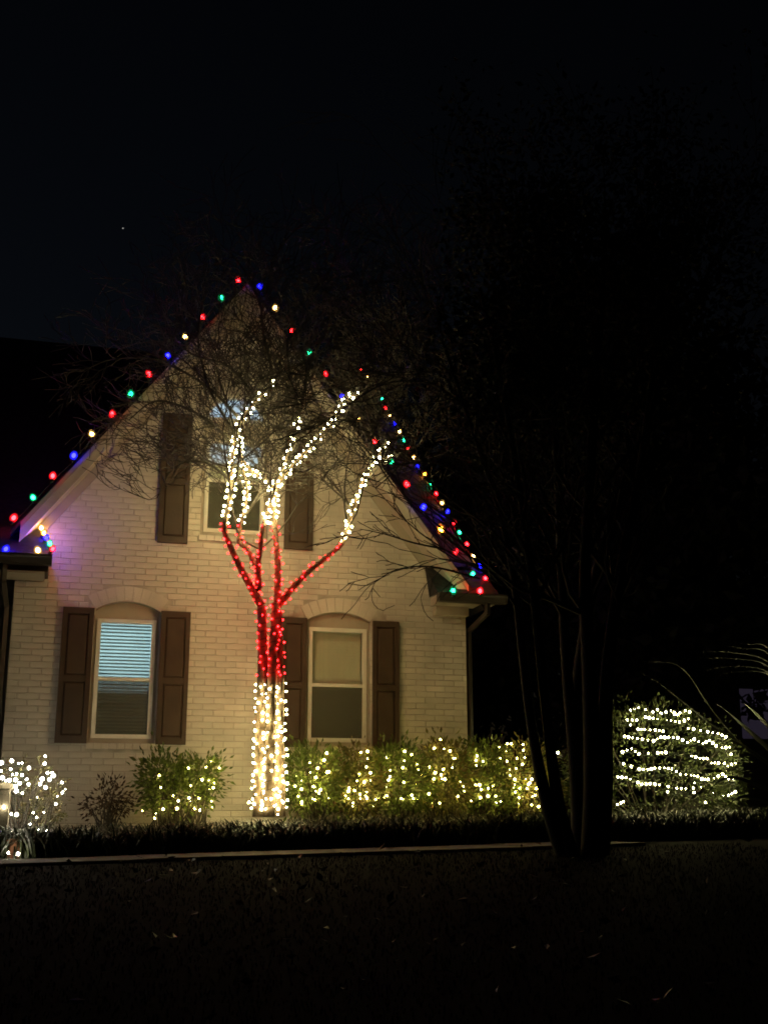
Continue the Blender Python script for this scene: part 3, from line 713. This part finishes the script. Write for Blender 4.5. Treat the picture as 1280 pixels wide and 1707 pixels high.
# sparse shrub at the left edge and the brown one beside it
B2 = [blob(40, 1315, -1.75, 62, 56, .45), blob(75, 1345, -1.7, 40, 44, .36)]
shrub('sparse_shrub', 'sparse twiggy shrub glowing with lights at the left edge', B2, 'leaf_tan', 800, .045, 26, shell=.2)
pix = [(585,240),(577,335),(152,300),(240,330),(285,330),(20,325),(137,410),(375,392),(10,430),(160,480),(215,470),(285,485),(345,540),(120,550),(70,560),(202,545),(255,590),(200,630),(370,605),(210,690),(290,720),(545,535),(520,600),(590,645),(615,455),(675,455),(640,545),(690,490),(800,580),(845,665),(810,710),(740,760),(725,860),(485,770),(430,972),(570,972),(475,1033),(45,770),(50,900),(215,995),(145,990),(390,1120),(345,1218),(145,1212),(35,1215),(605,1205),(550,1265),(455,1295),(505,1190),(30,520)]
hang('bright white light string on the sparse shrub at the left edge', [(a/7.76, 1230+b/7.76) for a, b in pix], B2, 'cool', .008, .023, jit=.25)
B3 = [blob(180, 1328, -.8, 42, 34, .3)]
shrub('brown_shrub', 'low brown leaved shrub below the left window', B3, 'leaf_brown', 520, .06, 14, shell=.2)

# ------------------------------------------------------------------ border grass
def blades(n, fx, h0, h1, m, name, w=.007, lean=.6, seg=4, **tags):
    V = []; Fc = []
    for i in range(n):
        x, y = fx(); b = Vector((x, y, gz(x, y) - .01)); a = random.uniform(0, 2*math.pi); d = Vector((math.cos(a), math.sin(a), 0)); s_ = Vector((-d.y, d.x, 0)) * w * random.uniform(.6, 1.2)
        h = random.uniform(h0, h1); le = lean * random.uniform(.3, 1.3) * h; k = len(V)
        for j in range(seg + 1):
            t = j / seg; c = b + d * (le * t**1.8) + Vector((0, 0, h * (1.25*t - .45*t*t*t*random.uniform(.8, 1.5)))); ww = (1 - t**2.2) * .95 + .05
            V += [tuple(c - s_*ww), tuple(c + s_*ww)]
        for j in range(seg): Fc.append((k+2*j, k+2*j+1, k+2*j+3, k+2*j+2))
    me = bpy.data.meshes.new(name); me.from_pydata(V, [], Fc); me.update(); me.materials.append(MATS[m]); return link(name, me, **tags)
cl = [(random.uniform(-1.0, 8.8), random.uniform(-2.70, -1.95)) for _ in range(560)]
def fx():
    c = random.choice(cl); return c[0] + random.gauss(0, .05), max(-2.74, c[1] + random.gauss(0, .05))
blades(11000, fx, .26, .44, 'liriope', 'border_grass', .0115, .95, 5, kind='stuff', label='dark strap leaved border grass edging the planting bed', cat='grass')
def fx():
    while True:
        y = random.uniform(-10.5, -4.1); x = random.uniform(-1.6, 6.5); return x, y
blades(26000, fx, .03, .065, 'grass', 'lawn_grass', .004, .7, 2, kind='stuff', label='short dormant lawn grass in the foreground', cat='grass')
fl = []
for i in range(220):
    x, y = random.gauss(1.8, 1.6), random.uniform(-9.5, -4.2); fl.append((x, y, gz(x, y) + .055))
leaves(np.array(fl), .08, 'dead_leaf', 'fallen_leaves', None, .5, np.column_stack([rng.normal(size=(220, 2)), np.zeros(220)]), 0, kind='stuff', label='fallen glossy leaves scattered on the dark lawn', cat='leaves')

# ------------------------------------------------------------------ pier and pot at the left edge
pr = thing('brick_pier', at(-20, 1400, -1.95), 'low cream pier at the left frame edge beside the lit shrub', 'pier')
a = at(15, 1350, -1.95); x1 = a.x
MB().box(x1-.45, x1, -2.05, -1.6, -.08, at(0, 1316, -1.95).z).build('shaft', 'pier', pr)
MB().box(x1-.48, x1+.02, -2.08, -1.57, at(0, 1316, -1.95).z + .002, at(0, 1310, -1.95).z + .02).build('cap', 'pier', pr)
p = at(22, 1428, -2.45); pz = gz(p.x, p.y) + .02
V = []; n = 14; prof = [(.0, .0), (.075, .0), (.105, .15), (.125, .155), (.125, .19), (.108, .19), (.10, .15), (0, .15)]
m = MB(); v = [(p.x + r_*math.cos(2*math.pi*j/n), p.y + r_*math.sin(2*math.pi*j/n), pz + z_) for r_, z_ in prof for j in range(n)]
m.add(v, [(i*n+j, i*n+(j+1) % n, (i+1)*n+(j+1) % n, (i+1)*n+j) for i in range(len(prof)-1) for j in range(n)])
m.build('flower_pot', 'clay', None, label='small clay flower pot at the left end of the bed', cat='flower pot')
sp = thing('shrub_string_lights', at(30, 1424, -2.75), 'two stray white bulbs on the ground beside the clay pot', 'string lights')
q1, q2 = at(30, 1424, -2.76), at(14, 1422, -2.7)
add_bulb(sp, q1, 'cool', .018); add_bulb(sp, q2, 'cool', .012); wire_of(sp, [q2, (q1+q2)/2 - Vector((0, 0, .01)), q1], .003)

# ------------------------------------------------------------------ dark tree in front, right
YD = -4.7
dt = thing('dark_tree', at(975, 1432, YD), 'tall dark multi-trunk tree standing unlit in the right foreground', 'tree')
DT = [[(945,1440,0,.085),(912,1340,0,.062),(886,1210,.05,.046),(871,1090,.1,.042),(856,965,.1,.034),(832,850,.1,.028),(775,680,.1,.022),(735,560,.1,.016)],
      [(955,1440,-.05,.08),(930,1335,-.05,.058),(908,1170,0,.044),(892,1010,0,.044),(878,900,0,.036),(840,660,-.1,.026),(800,480,-.1,.018)],
      [(970,1440,.1,.10),(962,1300,.1,.07),(945,1120,.15,.05),(936,960,.2,.045),(925,720,.2,.034),(900,450,.2,.02)],
      [(985,1440,-.1,.10),(988,1300,-.1,.085),(982,1120,-.1,.07),(975,950,-.1,.056),(990,680,-.1,.045),(1010,380,-.1,.024)],
      [(1000,1440,0,.09),(1008,1300,0,.075),(1010,1150,.05,.066),(1030,980,.05,.06),(1070,760,.1,.042),(1110,450,.1,.022)],
      [(990,1440,.1,.1),(968,1290,.2,.07),(962,1150,.2,.06),(1000,930,.2,.05),(1080,700,.3,.034),(1190,430,.3,.02)]]
dtw = MB(); tips = []
for L_ in DT:
    P, rr = curve([at(u, v, YD + dy) for u, v, dy, _ in L_], [r for *_, r in L_])
    MB().tube(P, rr, 9).build('trunk', 'dark_bark', dt, True)
    for i in range(int(len(P)*.5), len(P), 2):
        t = (P[i] - P[i-1]).normalized()
        for _ in range(2):
            a = Vector((random.gauss(0, 1), random.gauss(0, .8), random.gauss(.2, .5))).normalized()
            grow(dtw, P[i], t*.75 + a*.7, random.uniform(.8, 1.7), rr[i]*.5, 2, {2: 5, 1: 5}, .55, .02, -7.5, -1.0, tips)
# low reaching branches over the right part of the house
for path in ([(856,965,.1),(800,950,.4),(740,915,.7),(690,880,1.0),(640,830,1.3),(615,800,1.5)], [(800,965,.5),(720,945,.8),(660,950,1.0),(620,975,1.2)],
             [(740,915,.7),(690,905,.8),(640,890,.9),(600,882,1.0)], [(832,850,.1),(780,800,.3),(720,770,.6),(650,775,.8),(540,770,1.0)],
             [(775,680,.1),(720,640,.3),(640,640,.6),(560,690,.9),(460,760,1.2)]):
    P, rr = curve([at(u, v, YD + dy) for u, v, dy in path], list(np.linspace(.013, .003, len(path))))
    dtw.tube(P, rr, 5, False)
    for i in range(4, len(P), 2):
        t = (P[i] - P[i-1]).normalized(); a = Vector((random.gauss(0, 1), random.gauss(0, .5), random.gauss(0, 1))); a = (a - t*a.dot(t)).normalized()
        grow(dtw, P[i], t*.8 + a*.5, random.uniform(.25, .55), rr[i]*.6, 1, {1: 3}, .5, .0, -7, -1.2, tips)
dtw.build('twigs', 'dark_bark', dt, kind='stuff')
tp = np.array([tuple(p) for p, _ in tips if p.z > 4.2 and to_px(p)[0] > 760]); kk = rng.integers(0, len(tp), 16000)
leaves(tp[kk] + rng.normal(size=(16000, 3)) * .14, .085, 'leaf_dark', 'foliage', dt, .5, kind='stuff')

# ------------------------------------------------------------------ arching strap leaf plant at the right edge
sp = thing('strap_leaf_plant', at(1345, 1400, -4.2), 'dark plant with long arching strap leaves at the right frame edge', 'plant')
SL = [([(1345,1300),(1310,1180),(1280,1126),(1225,1121),(1188,1128)], -3.9, .030), ([(1348,1300),(1320,1180),(1280,1122),(1220,1112),(1172,1118)], -4.1, .030),
      ([(1350,1300),(1330,1180),(1280,1113),(1225,1099),(1160,1098)], -4.3, .034), ([(1352,1300),(1335,1170),(1280,1105),(1215,1088),(1160,1088)], -4.0, .032),
      ([(1354,1300),(1340,1160),(1280,1091),(1240,1082),(1204,1077)], -4.4, .03), ([(1356,1300),(1345,1150),(1280,1082),(1250,1075),(1228,1073)], -4.2, .03),
      ([(1340,1310),(1240,1245),(1180,1205),(1130,1165),(1095,1137),(1058,1116)], -4.0, .03), ([(1342,1320),(1300,1272),(1250,1225),(1215,1190),(1192,1172)], -4.5, .085),
      ([(1345,1310),(1300,1240),(1262,1195),(1238,1170),(1224,1146)], -4.6, .08), ([(1335,1340),(1280,1320),(1230,1300),(1200,1303),(1178,1325)], -4.3, .06),
      ([(1335,1350),(1290,1345),(1250,1330),(1225,1335),(1205,1352)], -4.5, .05), ([(1350,1300),(1370,1200),(1420,1130),(1480,1110)], -4.2, .04), ([(1350,1300),(1400,1240),(1460,1220)], -4.6, .04),
      ([(1338,1310),(1250,1255),(1190,1190),(1140,1118),(1100,1104),(1064,1104)], -4.2, .022)]
q0 = at(1345, 1300, -4.2); MB().tube([(q0.x, q0.y, gz(q0.x, q0.y) - .05), (q0.x + .02, q0.y, (q0.z + gz(q0.x, q0.y)) / 2), (q0.x, q0.y, q0.z - .03), (q0.x, q0.y, q0.z + .12)], [.13, .11, .10, .05], 10).build('stem', 'dark_bark', sp, True)
for path, y, w in SL:
    w *= .95
    P, rr = curve([at(u, v, y + .12*i) for i, (u, v) in enumerate(path)], [w]*len(path), 6)
    n = len(P); mb = MB(); v = []
    for i, p in enumerate(P):
        t = (P[min(i+1, n-1)] - P[max(i-1, 0)]).normalized(); s_ = t.cross(Vector((0, 0, 1)))
        if s_.length < .1: s_ = Vector((1, 0, 0))
        s_.normalize(); q = i/(n-1); ww = w * (.55 + .45*math.sin(math.pi*min(1, q*1.3))) * (1 - max(0, q-.55)/.45*.96); nn = t.cross(s_)
        v += [p - s_*ww + nn*ww*-.5, p, p + s_*ww + nn*ww*-.5]
    f = []
    for i in range(n-1):
        for k in range(2): f.append((3*i+k, 3*i+k+1, 3*i+k+4, 3*i+k+3))
    mb.add(v, f).build('leaf', 'strap_leaf', sp, True)

# ------------------------------------------------------------------ dark background at the right: trees, neighbour's house
def big_tree(name, label, X, Y, h, r, n, sz):
    g = gz(X, 0); t = thing(name, (X, Y, g), label, 'tree', 'dark trees behind')
    tb = MB(); tb.tube([(X, Y, g-.2), (X+.1, Y, g+h*.3), (X-.1, Y+.1, g+h*.6), (X, Y, g+h*.85)], [.28, .22, .14, .05], 8)
    for i in range(9):
        a = i*2.4; z0 = g + h*(.25+.06*i); tb.tube([(X, Y, z0), (X+math.cos(a)*r*.5, Y+math.sin(a)*r*.5, z0+h*.08), (X+math.cos(a)*r*.85, Y+math.sin(a)*r*.85, z0+h*.12)], [.1, .06, .02], 5)
    tb.build('trunk', 'dark_bark', t, True)
    cl = max(30, n // 40); pr = rng.normal(size=(cl, 3)); pr /= np.linalg.norm(pr, axis=1)[:, None]; pr *= rng.uniform(.35, 1, cl)[:, None]
    cc = np.array([X, Y, g + h*.56]) + pr * np.array([r, r, h*.46]); k = rng.integers(0, cl, n)
    leaves(cc[k] + rng.normal(size=(n, 3)) * r*.13, sz, 'leaf_dark', 'crown', t, .6, kind='stuff')
big_tree('evergreen_tree', 'dark tree behind the round lit bush', 10.6, 6.5, 11, 3.4, 16000, .32)
big_tree('evergreen_tree', 'tall dark tree at the far right behind the lit bush', 18.5, 24, 22, 7.0, 18000, .45)
big_tree('evergreen_tree', 'dark tree beyond the right corner of the house', 9.6, 14, 9, 3.2, 12000, .34)
c = at(1290, 1195, 12.0)
nh = thing('neighbour_house', (c.x, 12, 0), 'dark neighbouring house with dim purple window at the right edge', 'house')
NX, NZ, NY = c.x, c.z, 12.0
MB().box(NX-2.2, NX+7, NY+.06, NY+7, -.3, NZ+1.2).build('wall', 'neighbour', nh)
MB().prism([(NX-2.8, NZ+1.15), (NX+7.6, NZ+1.15), (NX+2.4, NZ+4.4)], NY-1.6, NY+7.5).build('roof', 'shingle', nh)
zt, zb = at(1260, 1149, NY).z, at(1260, 1232, NY).z; xl = at(1234, 1190, NY).x
gw = MB().box(xl, xl+1.9, NY+.02, NY+.058, zb, zt).build('window', 'purple_glow', nh)
MB().box(xl-.08, xl, NY-.02, NY+.058, zb-.08, zt+.08).box(xl+1.9, xl+1.98, NY-.02, NY+.058, zb-.08, zt+.08).box(xl, xl+1.9, NY-.02, NY+.058, zt, zt+.08).box(xl, xl+1.9, NY-.02, NY+.058, zb-.08, zb).build('frame', 'neighbour', gw)
hb_ = thing('hanging_basket', at(1258, 1180, NY-.8), 'hanging basket silhouetted against the purple window', 'plant')
k0 = at(1258, 1182, NY-.8)
m = MB(); v = [(k0.x + r_*math.cos(2*math.pi*j/10), k0.y + r_*math.sin(2*math.pi*j/10), k0.z + z_) for r_, z_ in [(.02, -.28), (.14, -.24), (.2, -.05), (.2, 0), (.0, -.02)] for j in range(10)]
m.add(v, [(i*10+j, i*10+(j+1) % 10, (i+1)*10+(j+1) % 10, (i+1)*10+j) for i in range(4) for j in range(10)]); m.build('basket', 'dark_wood', hb_)
MB().tube([(k0.x, k0.y, k0.z), (k0.x, k0.y, NZ+1.3)], .012, 4).build('chain', 'wire', hb_)
leaves(np.array(k0) + rng.normal(size=(160, 3)) * np.array([.14, .14, .10]), .14, 'leaf_dark', 'foliage', hb_, .5, kind='stuff')

# ------------------------------------------------------------------ a star
d = ray(205, 380).normalized(); p = CAM + d * 900
m = MB(); r_ = .5; m.add([tuple(p + Vector(q)*r_) for q in ((1,0,0),(-1,0,0),(0,1,0),(0,-1,0),(0,0,1),(0,0,-1))], [(0,2,4),(2,1,4),(1,3,4),(3,0,4),(2,0,5),(1,2,5),(3,1,5),(0,3,5)])
m.build('star', 'starlight', None, label='single small star in the dark sky at upper left', cat='star')
